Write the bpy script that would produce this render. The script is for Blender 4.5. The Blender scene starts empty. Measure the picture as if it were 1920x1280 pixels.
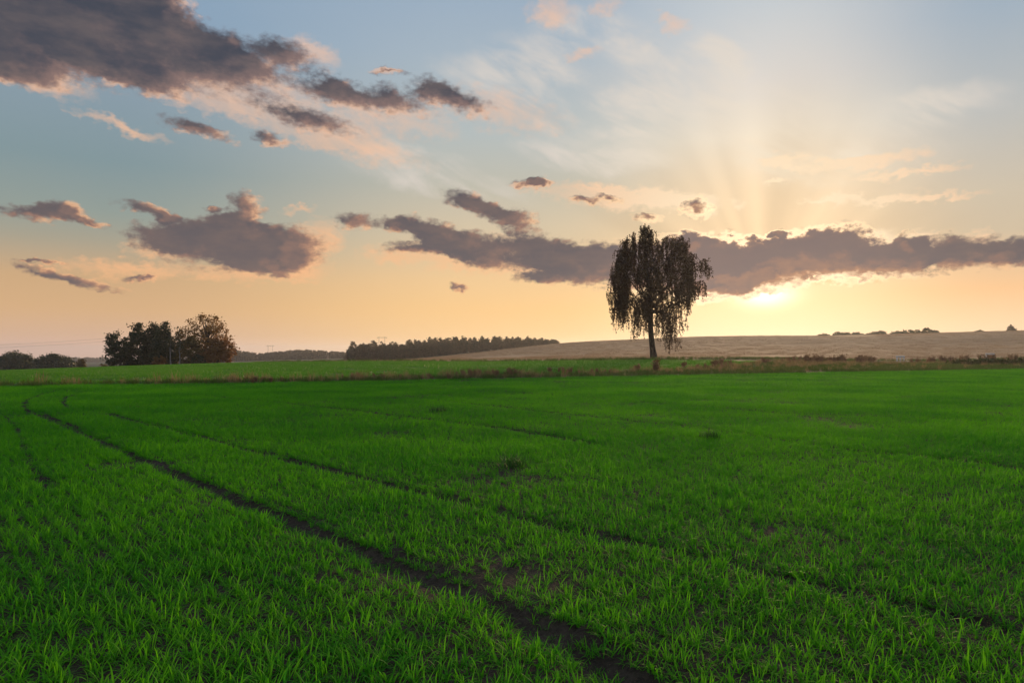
import bpy, math, random
import numpy as np
from mathutils import Vector, noise as mnoise

R = math.radians
scene = bpy.context.scene
COL = scene.collection

# ------------------------------------------------------------------ camera
EYE = 1.5            # metres above the near field
FPX = 1280.0         # 24 mm lens on a 1920 px wide picture
HORIZON = 655.0
PITCH = math.atan((HORIZON - 640.0) / FPX)
cam_d = bpy.data.cameras.new('camera')
cam_d.lens = 24.0
cam_d.sensor_width = 36.0
cam_d.clip_start = 0.05
cam_d.clip_end = 40000.0
cam = bpy.data.objects.new('camera', cam_d)
cam.location = (0, 0, EYE)
cam.rotation_euler = (math.pi / 2 + PITCH, 0, 0)
COL.objects.link(cam)
scene.camera = cam


def at(px, py, Y):
    """world point at depth Y seen at picture position (px, py)"""
    return ((px - 960) / FPX * Y, Y, EYE + (HORIZON - py) / FPX * Y)


def azel(px, py):
    u = (px - 960) / FPX
    w = (640 - py) / FPX
    y = math.cos(PITCH) - w * math.sin(PITCH)
    z = math.sin(PITCH) + w * math.cos(PITCH)
    return math.degrees(math.atan2(u, y)), math.degrees(math.atan2(z, math.hypot(u, y)))


SUN_AZ, SUN_EL = azel(1430, 546)

# ------------------------------------------------------------------ world: dusk sky with broken cloud
SKY_STRENGTH = 1.0
EXPOSURE = 0.0


def lin(c):
    out = []
    for v in c:
        v = v / 255.0
        out.append(v / 12.92 if v <= 0.04045 else ((v + 0.055) / 1.055) ** 2.4)
    return out


def rgba(c):
    return (*lin(c), 1.0)


class NT:
    """small node-tree writer"""
    def __init__(self, tree):
        self.t = tree

    def n(self, typ, **kw):
        nd = self.t.nodes.new(typ)
        for k, v in kw.items():
            setattr(nd, k, v)
        return nd

    def put(self, sock, val):
        if hasattr(val, 'is_linked') or isinstance(val, bpy.types.NodeSocket):
            self.t.links.new(val, sock)
        elif val is not None:
            sock.default_value = val

    def m(self, op, a, b=None, c=None, clamp=False):
        nd = self.n('ShaderNodeMath', operation=op, use_clamp=clamp)
        for i, v in enumerate((a, b, c)):
            if v is not None:
                self.put(nd.inputs[i], v)
        return nd.outputs[0]

    def vm(self, op, a, b=None, c=None, out=0):
        nd = self.n('ShaderNodeVectorMath', operation=op)
        for i, v in enumerate((a, b, c)):
            if v is not None:
                self.put(nd.inputs[i], v)
        return nd.outputs[out]

    def xyz(self, x, y, z=0.0):
        nd = self.n('ShaderNodeCombineXYZ')
        for i, v in enumerate((x, y, z)):
            self.put(nd.inputs[i], v)
        return nd.outputs[0]

    def sep(self, v):
        nd = self.n('ShaderNodeSeparateXYZ')
        self.put(nd.inputs[0], v)
        return nd.outputs

    def rng(self, v, a, b, lo=0.0, hi=1.0, kind='SMOOTHSTEP'):
        nd = self.n('ShaderNodeMapRange', interpolation_type=kind, clamp=True) if kind == 'LINEAR' else \
            self.n('ShaderNodeMapRange', interpolation_type=kind)
        for i, q in enumerate((v, a, b, lo, hi)):
            self.put(nd.inputs[i], q)
        return nd.outputs[0]

    def mix(self, f, a, b, blend='MIX'):
        nd = self.n('ShaderNodeMix', data_type='RGBA', blend_type=blend, clamp_factor=True)
        self.put(nd.inputs[0], f)
        self.put(nd.inputs[6], a)
        self.put(nd.inputs[7], b)
        return nd.outputs[2]

    def noise(self, vec, scale, detail=3.0, rough=0.5, dist=0.0, out=0, dim='3D'):
        nd = self.n('ShaderNodeTexNoise', noise_dimensions=dim)
        if vec is not None:
            self.put(nd.inputs['Vector'], vec)
        nd.inputs['Scale'].default_value = scale
        nd.inputs['Detail'].default_value = detail
        nd.inputs['Roughness'].default_value = rough
        nd.inputs['Distortion'].default_value = dist
        return nd.outputs[out]

    def ramp(self, fac, stops):
        nd = self.n('ShaderNodeValToRGB')
        cr = nd.color_ramp
        cr.interpolation = 'LINEAR'
        stops = sorted(stops)
        while len(cr.elements) < len(stops):
            cr.elements.new(0.5)
        for e, (p, c) in zip(cr.elements, stops):
            e.position = p
            e.color = c if len(c) == 4 else (*c, 1)
        self.put(nd.inputs[0], fac)
        return nd.outputs[0]


# cloud masses, in picture positions of the photograph (turned into azimuth/elevation below):
# px, py, half width, half height, tilted?
CUMULUS = [
    # big bank upper left
    (-150, 55, 200, 95, 1), (40, 60, 190, 100, 1), (190, 80, 190, 90, 1), (330, 95, 170, 80, 1), (440, 112, 140, 58, 1),
    (545, 103, 75, 34, 1), (310, 35, 70, 60, 1), (130, 20, 140, 60, 1), (230, 132, 130, 34, 1),
    (30, 125, 110, 40, 1), (100, -80, 260, 100, 1),
    # second and third of the upper row
    (622, 158, 42, 26, 0), (645, 186, 100, 26, 1), (735, 188, 95, 28, 1), (812, 170, 52, 28, 1), (862, 192, 78, 26, 1),
    (572, 222, 120, 26, 1), (372, 243, 85, 17, 1), (512, 264, 45, 14, 1), (722, 135, 45, 9, 0),
    # low left
    (70, 400, 80, 20, 0), (125, 397, 52, 24, 0), (168, 420, 38, 11, 1), (275, 392, 66, 16, 1), (310, 408, 28, 11, 0),
    (330, 446, 105, 34, 0), (430, 458, 150, 54, 0), (525, 464, 98, 52, 0), (440, 425, 80, 26, 0), (463, 388, 40, 34, 1),
    (398, 393, 30, 8, 0), (500, 490, 100, 30, 0), (130, 522, 120, 13, 1), (75, 493, 55, 6, 0), (268, 522, 36, 9, 0),
    # centre
    (668, 416, 46, 19, 0), (742, 418, 40, 18, 1), (795, 430, 68, 24, 1), (838, 444, 60, 24, 0), (790, 466, 88, 16, 0),
    (890, 460, 78, 28, 0), (910, 486, 82, 22, 1), (872, 376, 56, 18, 1), (915, 396, 60, 18, 1), (968, 412, 50, 26, 1),
    (990, 346, 46, 12, 0), (1015, 342, 30, 12, 0), (1100, 376, 40, 10, 1), (1145, 372, 30, 9, 1), (1306, 391, 32, 22, 0), (1212, 411, 34, 11, 0),
    (860, 536, 26, 8, 0), (1010, 521, 58, 14, 0),
    # the long bank across the sun
    (1000, 466, 80, 36, 1), (1065, 490, 105, 42, 0), (1150, 496, 125, 46, 0), (1250, 500, 130, 58, 0), (1345, 503, 115, 62, 0),
    (1425, 497, 105, 50, 0), (1505, 480, 100, 54, 0), (1578, 474, 82, 56, 0), (1660, 488, 92, 38, 0), (1742, 478, 98, 42, 0),
    (1840, 474, 96, 36, 0), (1910, 474, 90, 32, 0), (2010, 468, 120, 34, 0), (2160, 462, 140, 40, 0), (1385, 532, 80, 26, 0),
    (1290, 458, 40, 28, 0), (1462, 437, 24, 9, 0), (1700, 458, 40, 20, 0),
    # beyond the frame the broken cloud goes on
    (-420, 430, 200, 40, 0), (2420, 120, 260, 70, 1), (2500, 380, 180, 30, 0), (900, -330, 300, 90, 1), (1700, -260, 260, 70, 1),
]
THIN = [
    (1470, 295, 70, 19, 0), (1545, 308, 110, 15, 0), (1650, 300, 120, 19, 0), (1740, 318, 90, 12, 0), (1640, 330, 70, 12, 0),
    (1660, 372, 130, 13, 0), (1780, 368, 90, 10, 0), (1560, 372, 80, 9, 0), (1035, 22, 62, 40, 0), (1132, 8, 40, 24, 0),
    (1095, 98, 44, 18, 0), (1260, 40, 40, 22, 1), (1450, 340, 34, 9, 0), (1385, 383, 20, 14, 0), (1180, 372, 150, 26, 0),
    (1050, 355, 90, 22, 0), (1120, 364, 70, 24, 0), (1262, 378, 80, 24, 0), (1320, 385, 40, 26, 0), (590, 232, 170, 44, 1), (640, 265, 210, 40, 1), (930, 205, 170, 50, 1), (720, 215, 170, 45, 1),
    (580, 455, 60, 46, 0), (440, 512, 190, 22, 0), (420, 172, 200, 56, 1), (340, 160, 180, 44, 1), (480, 150, 140, 40, 1), (60, 145, 140, 34, 1), (590, 98, 60, 34, 1),
    (880, 490, 140, 30, 0), (990, 500, 100, 40, 0), (1640, 452, 60, 34, 0), (1470, 462, 40, 26, 0), (230, 236, 110, 15, 1),
    (530, 500, 120, 30, 0), (610, 440, 50, 40, 0), (760, 480, 110, 26, 0), (950, 470, 90, 40, 0), (300, 470, 90, 24, 0), (1740, 452, 50, 24, 0), (1390, 468, 60, 20, 0), (1830, 452, 40, 22, 0), (560, 395, 40, 10, 0), (200, 505, 140, 22, 0),
]
CIRRUS = [
    (960, 165, 210, 60, 1), (1080, 215, 190, 60, 1), (1060, 292, 130, 44, 1), (760, 285, 160, 34, 1), (1230, 130, 130, 60, 1),
    (1340, 110, 90, 90, 1), (1180, 300, 120, 40, 0), (1330, 180, 110, 120, 1), (1200, 210, 120, 70, 1), (1450, 230, 150, 90, 0), (1560, 300, 260, 70, 0), (820, 340, 260, 40, 1), (1120, 60, 160, 60, 1), (1750, 200, 200, 60, 0), (1000, 120, 140, 70, 1),
]
TILT = R(-11)


def density_group(name, blobs, w, coarse, fine, amp, grow=1.0):
    """metaball-like cloud density as a function of (azimuth, elevation) in degrees, ragged by noise"""
    g = bpy.data.node_groups.new(name, 'ShaderNodeTree')
    g.interface.new_socket('P', in_out='INPUT', socket_type='NodeSocketVector')
    g.interface.new_socket('D', in_out='OUTPUT', socket_type='NodeSocketFloat')
    g.interface.new_socket('A', in_out='OUTPUT', socket_type='NodeSocketFloat')
    t = NT(g)
    gi = t.n('NodeGroupInput')
    go = t.n('NodeGroupOutput')
    P = gi.outputs[0]
    # ragged outline: the position itself is pushed about by noise
    st = t.vm('MULTIPLY', P, (1.0, 1.55, 1.0))
    n1 = t.noise(st, coarse, 3.0, 0.55, out=1)
    P2 = t.vm('MULTIPLY_ADD', t.vm('SUBTRACT', n1, (0.5, 0.5, 0.5)), (w, w * 0.6, 0.0), P)
    n3 = t.noise(st, coarse * 3.3, 2.0, 0.5, out=1)
    P2 = t.vm('MULTIPLY_ADD', t.vm('SUBTRACT', n3, (0.5, 0.5, 0.5)), (w * 0.42, w * 0.36, 0.0), P2)
    s = t.sep(P2)
    c_, s_ = math.cos(TILT), math.sin(TILT)
    tx = t.m('ADD', t.m('MULTIPLY', s[0], c_), t.m('MULTIPLY', s[1], s_))
    ty = t.m('SUBTRACT', t.m('MULTIPLY', s[1], c_), t.m('MULTIPLY', s[0], s_))
    acc = None      # each mass is summed before the next one starts, which keeps the shader's stack small
    for (px, py, hw, hh, tl) in blobs:
        a, e = azel(px, py)
        a1, e1 = azel(px + hw, py)
        a2, e2 = azel(px, py - hh)
        rx, ry = abs(a1 - a) * grow, abs(e2 - e) * grow
        if tl:
            a, e = a * c_ + e * s_, e * c_ - a * s_
        P_ = t.xyz(tx if tl else s[0], ty if tl else s[1], 0.0 if acc is None else acc)
        v = t.vm('MULTIPLY_ADD', P_, (1 / rx, 1 / ry, 0), (-a / rx, -e / ry, 0))
        gr = t.n('ShaderNodeTexGradient', gradient_type='SPHERICAL')
        t.put(gr.inputs[0], v)
        acc = gr.outputs[1] if acc is None else t.m('ADD', acc, gr.outputs[1])
    acc = t.m('MULTIPLY', acc, 1.12)
    n2 = t.noise(st, fine, 7.0, 0.62)
    nn = t.m('MULTIPLY', t.m('SUBTRACT', n2, 0.5), t.rng(acc, 0.25, 1.3, amp, amp * 0.45))
    d = t.m('ADD', nn, acc)
    # no cloud where no mass is near
    d = t.m('MULTIPLY', d, t.rng(acc, 0.0, 0.12))
    t.put(go.inputs[0], d)
    t.put(go.inputs[1], t.m('MULTIPLY_ADD', nn, 0.55, acc))
    return g


def build_world():
    w = bpy.data.worlds.new('World')
    scene.world = w
    w.use_nodes = True
    tr = w.node_tree
    tr.nodes.clear()
    t = NT(tr)
    tc = t.n('ShaderNodeTexCoord')
    d = t.vm('NORMALIZE', tc.outputs['Generated'])
    s = t.sep(d)
    az = t.m('MULTIPLY', t.m('ARCTAN2', s[0], s[1]), 180 / math.pi)
    el = t.m('MULTIPLY', t.m('ARCSINE', s[2]), 180 / math.pi)
    P = t.xyz(az, el, 0.0)

    def col_stops(px, lst):
        out = [(min(max(azel(px, py)[1], 0) / 90.0, 1.0), rgba(c)) for py, c in lst]
        out.append((48 / 90.0, rgba((160, 178, 198))))
        out.append((1.0, rgba((158, 176, 198))))
        return out
    ef = t.m('DIVIDE', el, 90.0, clamp=True)
    left = t.ramp(ef, col_stops(190, [(655, (240, 196, 176)), (630, (226, 186, 156)), (580, (224, 181, 136)), (520, (214, 175, 132)),
                                      (450, (174, 166, 146)), (400, (152, 162, 154)), (300, (134, 155, 160)), (150, (142, 161, 175)), (0, (138, 165, 190))]))
    cent = t.ramp(ef, col_stops(900, [(655, (255, 214, 168)), (630, (255, 210, 152)), (580, (254, 206, 144)), (520, (244, 204, 152)), (450, (222, 200, 166)),
                                      (350, (196, 192, 176)), (250, (184, 193, 193)), (100, (170, 186, 199)), (0, (160, 180, 199))]))
    sunr = t.ramp(ef, col_stops(1450, [(655, (255, 224, 184)), (620, (255, 222, 178)), (570, (255, 212, 156)), (430, (220, 188, 148)), (350, (232, 206, 172)),
                                       (250, (240, 227, 206)), (150, (226, 219, 211)), (0, (202, 209, 214))]))
    rite = t.ramp(ef, col_stops(1900, [(655, (255, 222, 188)), (600, (255, 212, 170)), (540, (247, 196, 146)), (430, (206, 188, 162)),
                                       (350, (206, 193, 172)), (200, (190, 192, 190)), (0, (164, 181, 196))]))
    back = t.ramp(ef, [(0.0, rgba((190, 168, 168))), (0.06, rgba((190, 174, 178))), (0.16, rgba((176, 178, 190))), (0.4, rgba((160, 174, 194))), (1.0, rgba((158, 176, 198)))])
    base = t.mix(t.rng(az, -31, -3), left, cent)
    base = t.mix(t.rng(az, 1, 21), base, sunr)
    base = t.mix(t.rng(az, 21, 36), base, rite)
    off = t.m('ABSOLUTE', t.m('SUBTRACT', az, 8.0))
    base = t.mix(t.rng(off, 42, 120), base, back)
    sky = t.n('ShaderNodeTexSky', sky_type='NISHITA')
    sky.sun_disc = False
    sky.sun_elevation = R(SUN_EL)
    sky.sun_rotation = R(SUN_AZ)
    sky.dust_density = 2.0
    sky.ozone_density = 2.0
    nish = t.vm('MULTIPLY', sky.outputs[0], (0.10, 0.10, 0.10))
    base = t.mix(0.07, base, nish)

    # around the sun: polar coordinates about it
    ds = t.vm('SUBTRACT', P, (SUN_AZ, SUN_EL, 0))
    rs = t.vm('LENGTH', ds, out=1)
    g1 = t.m('POWER', 2.718, t.m('MULTIPLY', t.m('POWER', t.m('DIVIDE', rs, 6.5), 2.0), -1.0))
    base = t.mix(1.0, base, t.vm('MULTIPLY', t.xyz(g1, g1, g1), (0.07, 0.045, 0.035)), 'ADD')
    dl = t.vm('LENGTH', t.vm('MULTIPLY', t.vm('SUBTRACT', P, (azel(1435, 553)[0], azel(1435, 553)[1], 0)), (0.55, 1.25, 0)), out=1)
    g2 = t.m('POWER', 2.718, t.m('MULTIPLY', t.m('POWER', t.m('DIVIDE', dl, 1.05), 2.0), -1.0))
    base = t.mix(1.0, base, t.vm('MULTIPLY', t.xyz(g2, g2, g2), (1.1, 1.1, 0.95)), 'ADD')
    # beams fanning up from behind the bank
    dss = t.sep(ds)
    ang = t.m('ARCTAN2', dss[1], dss[0])
    beam = t.noise(t.xyz(t.m('MULTIPLY', ang, 3.4), 4.7, 0.0), 1.0, 1.5, 0.5)
    bw = t.m('MULTIPLY', t.rng(dss[1], 1.5, 5.0), t.rng(rs, 5.0, 20.0, 1.0, 0.0))
    bm = t.m('MULTIPLY_ADD', t.m('MULTIPLY', t.m('SUBTRACT', beam, 0.5), bw), 0.95, 0.98)
    base = t.vm('MULTIPLY', base, t.xyz(bm, bm, bm))

    # distance to sun steers the colour of lit cloud edges
    near = t.rng(rs, 2.0, 24.0, 1.0, 0.0)
    high = t.rng(el, 4.0, 24.0)

    def grp(g, p):
        nd = t.n('ShaderNodeGroup')
        nd.node_tree = g
        t.put(nd.inputs[0], p)
        return nd.outputs
    plain_sky = base
    # all round, out of the picture: loose soft cloud of the same kind
    loose = t.noise(t.vm('MULTIPLY', d, (2.2, 2.2, 6.0)), 1.6, 4.0, 0.55)
    la = t.m('MULTIPLY', t.rng(loose, 0.56, 0.68), t.rng(el, 3.0, 9.0))
    outer = t.mix(t.m('MULTIPLY', la, 0.75), plain_sky, t.mix(high, rgba((176, 146, 134)), rgba((132, 124, 136))))

    # high cirrus veil
    gc = density_group('cirrus_density', CIRRUS, 3.0, 0.18, 0.3, 0.5)
    c_, s_ = math.cos(R(-24)), math.sin(R(-24))
    sx = t.sep(P)
    fx = t.m('ADD', t.m('MULTIPLY', sx[0], c_), t.m('MULTIPLY', sx[1], s_))
    fy = t.m('SUBTRACT', t.m('MULTIPLY', sx[1], c_), t.m('MULTIPLY', sx[0], s_))
    fib = t.noise(t.xyz(t.m('MULTIPLY', fx, 0.13), t.m('MULTIPLY', fy, 0.42), 0.0), 1.0, 5.0, 0.6, 0.35)
    ca = t.m('MULTIPLY', t.rng(grp(gc, P)[0], 0.05, 0.9), t.rng(fib, 0.34, 0.68))
    cir_col = t.mix(near, rgba((222, 212, 202)), rgba((252, 238, 212)))
    base = t.mix(t.m('MULTIPLY', ca, 0.75), base, cir_col)

    # thin lit cloud
    gt = density_group('thin_cloud_density', THIN, 2.8, 0.45, 0.9, 1.3)
    ta = t.m('MULTIPLY', t.rng(grp(gt, P)[0], -0.05, 1.05), t.rng(fib, 0.28, 0.66, 0.35, 1.0))
    thin_col = t.mix(near, t.mix(high, rgba((252, 190, 138)), rgba((236, 194, 166))), (1.0, 0.86, 0.62, 1))
    ta = t.m('MULTIPLY', ta, t.m('MULTIPLY_ADD', near, 1.1, 0.9), clamp=True)
    base = t.mix(t.m('MULTIPLY', ta, 0.85), base, thin_col)

    # dark cumulus: sunlit rims on the side of the sun, thick mauve cores
    gd = density_group('cumulus_density', CUMULUS, 2.0, 0.42, 1.05, 1.55, 1.13)
    D, A = grp(gd, P)
    sund = t.vm('NORMALIZE', t.vm('SUBTRACT', (SUN_AZ, SUN_EL - 2.0, 0), P))
    A2 = grp(gd, t.vm('MULTIPLY_ADD', sund, (0.95, 0.95, 0), P))[1]
    close = t.rng(rs, 4.0, 17.0, 1.0, 0.0)
    face = t.rng(t.m('SUBTRACT', A, A2), -0.20, 0.60)
    rim = t.mix(near, t.mix(high, rgba((248, 188, 138)), rgba((226, 184, 158))), rgba((255, 222, 168)))
    rim = t.mix(close, rim, (1.35, 1.02, 0.64, 1))
    warm = t.mix(close, t.mix(high, rgba((164, 126, 108)), rgba((132, 112, 110))), rgba((190, 142, 112)))
    dark = t.mix(high, rgba((106, 98, 100)), rgba((70, 74, 86)))
    pale = t.mix(high, rgba((124, 107, 102)), rgba((98, 92, 96)))
    soft = t.noise(t.vm('MULTIPLY', P, (0.7, 1.9, 1)), 0.30, 5.0, 0.58)
    corec = t.mix(t.rng(soft, 0.36, 0.70), dark, pale)
    corec = t.mix(t.m('MULTIPLY', close, 0.75), corec, rgba((137, 118, 113)))
    # how deep in the cloud: 0 at the torn edge, 1 where it is thick
    deep = t.rng(D, 0.10, t.m('MULTIPLY_ADD', high, 0.30, 1.02), kind='LINEAR')
    # light let through: much at thin places, more on the side of the sun, hardly any where thick
    soft2 = t.noise(t.vm('MULTIPLY', P, (1.0, 1.6, 1)), 0.8, 6.0, 0.6)
    lgt = t.m('MULTIPLY_ADD', t.m('SUBTRACT', 1.0, deep), t.m('MULTIPLY_ADD', face, 0.75, 0.22), t.m('MULTIPLY', face, 0.22))
    lgt = t.m('MAXIMUM', lgt, t.m('MULTIPLY', close, t.m('SUBTRACT', 1.0, t.rng(D, 0.12, 0.62))))
    lgt = t.m('MULTIPLY_ADD', t.m('SUBTRACT', soft2, 0.5), 0.30, lgt)
    cloud = t.mix(t.rng(lgt, 0.02, 0.50), corec, warm)
    cloud = t.mix(t.rng(lgt, 0.38, 0.86), cloud, rim)
    base = t.mix(t.m('MULTIPLY', t.m('MULTIPLY', close, t.rng(D, -0.10, 0.16)), 0.8), base, rim)
    alpha = t.rng(D, 0.06, t.m('MULTIPLY_ADD', close, -0.22, t.m('MULTIPLY_ADD', high, 0.22, 0.72)))
    base = t.mix(alpha, base, cloud)

    # the measured clouds fill the quarter of the sky in view; elsewhere the loose ones
    win = t.m('MULTIPLY', t.rng(t.m('ABSOLUTE', az), 48.0, 40.0), t.rng(el, 36.0, 29.0))
    win = t.m('MULTIPLY', win, t.rng(el, -1.0, -0.2))
    bg0 = t.n('ShaderNodeBackground')
    t.put(bg0.inputs[0], outer)
    bg0.inputs[1].default_value = SKY_STRENGTH
    bg = t.n('ShaderNodeBackground')
    t.put(bg.inputs[0], base)
    bg.inputs[1].default_value = SKY_STRENGTH
    mx = t.n('ShaderNodeMixShader')
    t.put(mx.inputs[0], win)
    tr.links.new(bg0.outputs[0], mx.inputs[1])
    tr.links.new(bg.outputs[0], mx.inputs[2])
    ou = t.n('ShaderNodeOutputWorld')
    tr.links.new(mx.outputs[0], ou.inputs[0])
    w.cycles.sampling_method = 'MANUAL'
    w.cycles.sample_map_resolution = 512


build_world()

# ------------------------------------------------------------------ sun, low and half veiled by the bank
sun_d = bpy.data.lights.new('sun', 'SUN')
sun_d.energy = 4.2
sun_d.angle = R(10.0)
sun_d.color = (1.0, 0.66, 0.36)
sun = bpy.data.objects.new('sun', sun_d)
sd = Vector((math.sin(R(SUN_AZ)) * math.cos(R(SUN_EL)), math.cos(R(SUN_AZ)) * math.cos(R(SUN_EL)), math.sin(R(SUN_EL))))
sun.rotation_euler = (-sd).to_track_quat('-Z', 'Y').to_euler()
sun.location = (40, 60, 40)
COL.objects.link(sun)

vs = scene.view_settings
vs.view_transform = 'Standard'
vs.look = 'None'
vs.exposure = EXPOSURE
vs.gamma = 1.0
vs.use_curve_mapping = False
scene.render.film_transparent = False
cy = scene.cycles
cy.use_denoising = True
cy.max_bounces = 6
cy.diffuse_bounces = 2
cy.glossy_bounces = 2
cy.transmission_bounces = 3
cy.transparent_max_bounces = 6
cy.volume_bounces = 0
cy.sample_clamp_indirect = 4.0
cy.caustics_reflective = False
cy.caustics_refractive = False


# ------------------------------------------------------------------ helpers
def mesh_arrays(name, V, F, mats=(), smooth=False):
    """mesh from a vertex array and a quad (or triangle) array"""
    V = np.asarray(V, np.float32).reshape(-1, 3)
    F = np.asarray(F, np.int32)
    k = F.shape[1]
    me = bpy.data.meshes.new(name)
    me.vertices.add(len(V))
    me.vertices.foreach_set('co', V.ravel())
    me.loops.add(F.size)
    me.loops.foreach_set('vertex_index', F.ravel())
    me.polygons.add(len(F))
    me.polygons.foreach_set('loop_start', np.arange(0, F.size, k, dtype=np.int32))
    me.polygons.foreach_set('loop_total', np.full(len(F), k, np.int32))
    if smooth:
        me.polygons.foreach_set('use_smooth', np.ones(len(F), bool))
    me.update(calc_edges=True)
    for m in mats:
        me.materials.append(m)
    return me


def link(name, me, parent=None, loc=None):
    o = bpy.data.objects.new(name, me)
    COL.objects.link(o)
    if parent is not None:
        o.parent = parent
    if loc is not None:
        o.location = loc
    return o


def tag(o, label=None, cat=None, group=None, kind=None):
    if label:
        o['label'] = label
    if cat:
        o['category'] = cat
    if group:
        o['group'] = group
    if kind:
        o['kind'] = kind
    return o


def empty(name, loc, label, cat, group=None, rz=0.0):
    o = bpy.data.objects.new(name, None)
    o.empty_display_size = 0.3
    COL.objects.link(o)
    o.location = loc
    o.rotation_euler = (0, 0, rz)
    return tag(o, label, cat, group)


class MB:
    """collects quads"""
    def __init__(self):
        self.V, self.F, self.k = [], [], 0

    def add(self, V, F):
        V = np.asarray(V, float).reshape(-1, 3)
        self.V.append(V)
        self.F.append(np.asarray(F, int) + self.k)
        self.k += len(V)

    def tube(self, path, rad, n=6):
        path = np.asarray(path, float)
        m = len(path)
        tang = np.gradient(path, axis=0)
        tang /= np.linalg.norm(tang, axis=1)[:, None] + 1e-9
        ref = np.array([0.31, 0.95, 0.07])
        u = np.cross(tang, ref)
        u /= np.linalg.norm(u, axis=1)[:, None] + 1e-9
        v = np.cross(tang, u)
        a = np.arange(n) * 2 * np.pi / n
        rad = np.broadcast_to(np.asarray(rad, float), (m,))
        ring = path[:, None, :] + rad[:, None, None] * (np.cos(a)[None, :, None] * u[:, None, :] + np.sin(a)[None, :, None] * v[:, None, :])
        i = np.arange(m - 1)[:, None] * n
        j = np.arange(n)[None, :]
        q = np.stack([i + j, i + (j + 1) % n, i + n + (j + 1) % n, i + n + j], -1).reshape(-1, 4)
        self.add(ring.reshape(-1, 3), q)

    def box(self, c, h, rz=0.0):
        c = np.asarray(c, float)
        p = np.array([[x, y, z] for z in (-1, 1) for y in (-1, 1) for x in (-1, 1)], float) * np.asarray(h, float)
        co, si = math.cos(rz), math.sin(rz)
        q = np.stack([p[:, 0] * co - p[:, 1] * si, p[:, 0] * si + p[:, 1] * co, p[:, 2]], -1) + c
        self.add(q, [[0, 2, 3, 1], [4, 5, 7, 6], [0, 1, 5, 4], [2, 6, 7, 3], [0, 4, 6, 2], [1, 3, 7, 5]])

    def leaves(self, C, size, rng, droop=0.0, aspect=1.6):
        """diamond leaves at centres C"""
        C = np.asarray(C, float)
        n = len(C)
        a = rng.normal(size=(n, 3))
        a[:, 2] = a[:, 2] * (1 - droop) - droop * 2.2
        a /= np.linalg.norm(a, axis=1)[:, None] + 1e-9
        b = np.cross(a, rng.normal(size=(n, 3)))
        b /= np.linalg.norm(b, axis=1)[:, None] + 1e-9
        s = size * rng.uniform(0.6, 1.35, n)[:, None]
        a *= s * aspect * 0.5
        b *= s * 0.5
        V = np.stack([C - a, C + b - a * 0.1, C + a, C - b - a * 0.1], 1).reshape(-1, 3)
        F = np.arange(n * 4).reshape(n, 4)
        self.add(V, F)

    def mesh(self, name, mats, smooth=False):
        return mesh_arrays(name, np.concatenate(self.V), np.concatenate(self.F), mats, smooth)


_lat = np.random.default_rng(5).random((256, 256))


def vnoise(x, y, sc=1.0, octv=3):
    """cheap value noise, 0..1"""
    x = np.asarray(x, float) * sc
    y = np.asarray(y, float) * sc
    out = 0.0
    amp, tot = 1.0, 0.0
    for o in range(octv):
        xi, yi = np.floor(x).astype(int), np.floor(y).astype(int)
        fx, fy = x - xi, y - yi
        fx, fy = fx * fx * (3 - 2 * fx), fy * fy * (3 - 2 * fy)
        g = lambda i, j: _lat[i & 255, j & 255]
        v = (g(xi, yi) * (1 - fx) + g(xi + 1, yi) * fx) * (1 - fy) + (g(xi, yi + 1) * (1 - fx) + g(xi + 1, yi + 1) * fx) * fy
        out = out + v * amp
        tot += amp
        amp *= 0.5
        x, y = x * 2.03 + 17.3, y * 2.03 + 5.7
    return out / tot


# ------------------------------------------------------------------ materials
def leaf_material(name, c1, c2, trans=0.4, tcol=None, rough=0.5, spec=0.3, zgrad=None, wscale=0.0):
    """reflecting and light-passing leaf; colour varies from instance to instance and over the field"""
    m = bpy.data.materials.new(name)
    m.use_nodes = True
    tr = m.node_tree
    tr.nodes.clear()
    t = NT(tr)
    oi = t.n('ShaderNodeObjectInfo')
    geo = t.n('ShaderNodeNewGeometry')
    f = t.m('ADD', t.m('MULTIPLY', oi.outputs['Random'], 0.5), t.m('MULTIPLY', geo.outputs['Random Per Island'], 0.5))
    if wscale:
        nz = t.noise(geo.outputs['Position'], wscale, 3.0)
        f = t.m('ADD', t.m('MULTIPLY', f, 0.6), t.m('MULTIPLY', t.rng(nz, 0.3, 0.7), 0.4))
    colr = t.mix(f, (*c1, 1), (*c2, 1))
    if zgrad:
        tcn = t.n('ShaderNodeTexCoord')
        z = t.sep(tcn.outputs['Object'])[2]
        colr = t.mix(t.rng(z, zgrad[0], zgrad[1]), (*zgrad[2], 1), colr)
    p = t.n('ShaderNodeBsdfPrincipled')
    t.put(p.inputs['Base Color'], colr)
    p.inputs['Roughness'].default_value = rough
    p.inputs['Specular IOR Level'].default_value = spec
    tl = t.n('ShaderNodeBsdfTranslucent')
    t.put(tl.inputs[0], t.vm('MULTIPLY', colr, tcol or (1.5, 1.3, 0.7)))
    mx = t.n('ShaderNodeMixShader')
    mx.inputs[0].default_value = trans
    tr.links.new(p.outputs[0], mx.inputs[1])
    tr.links.new(tl.outputs[0], mx.inputs[2])
    ou = t.n('ShaderNodeOutputMaterial')
    tr.links.new(mx.outputs[0], ou.inputs[0])
    return m


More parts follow.
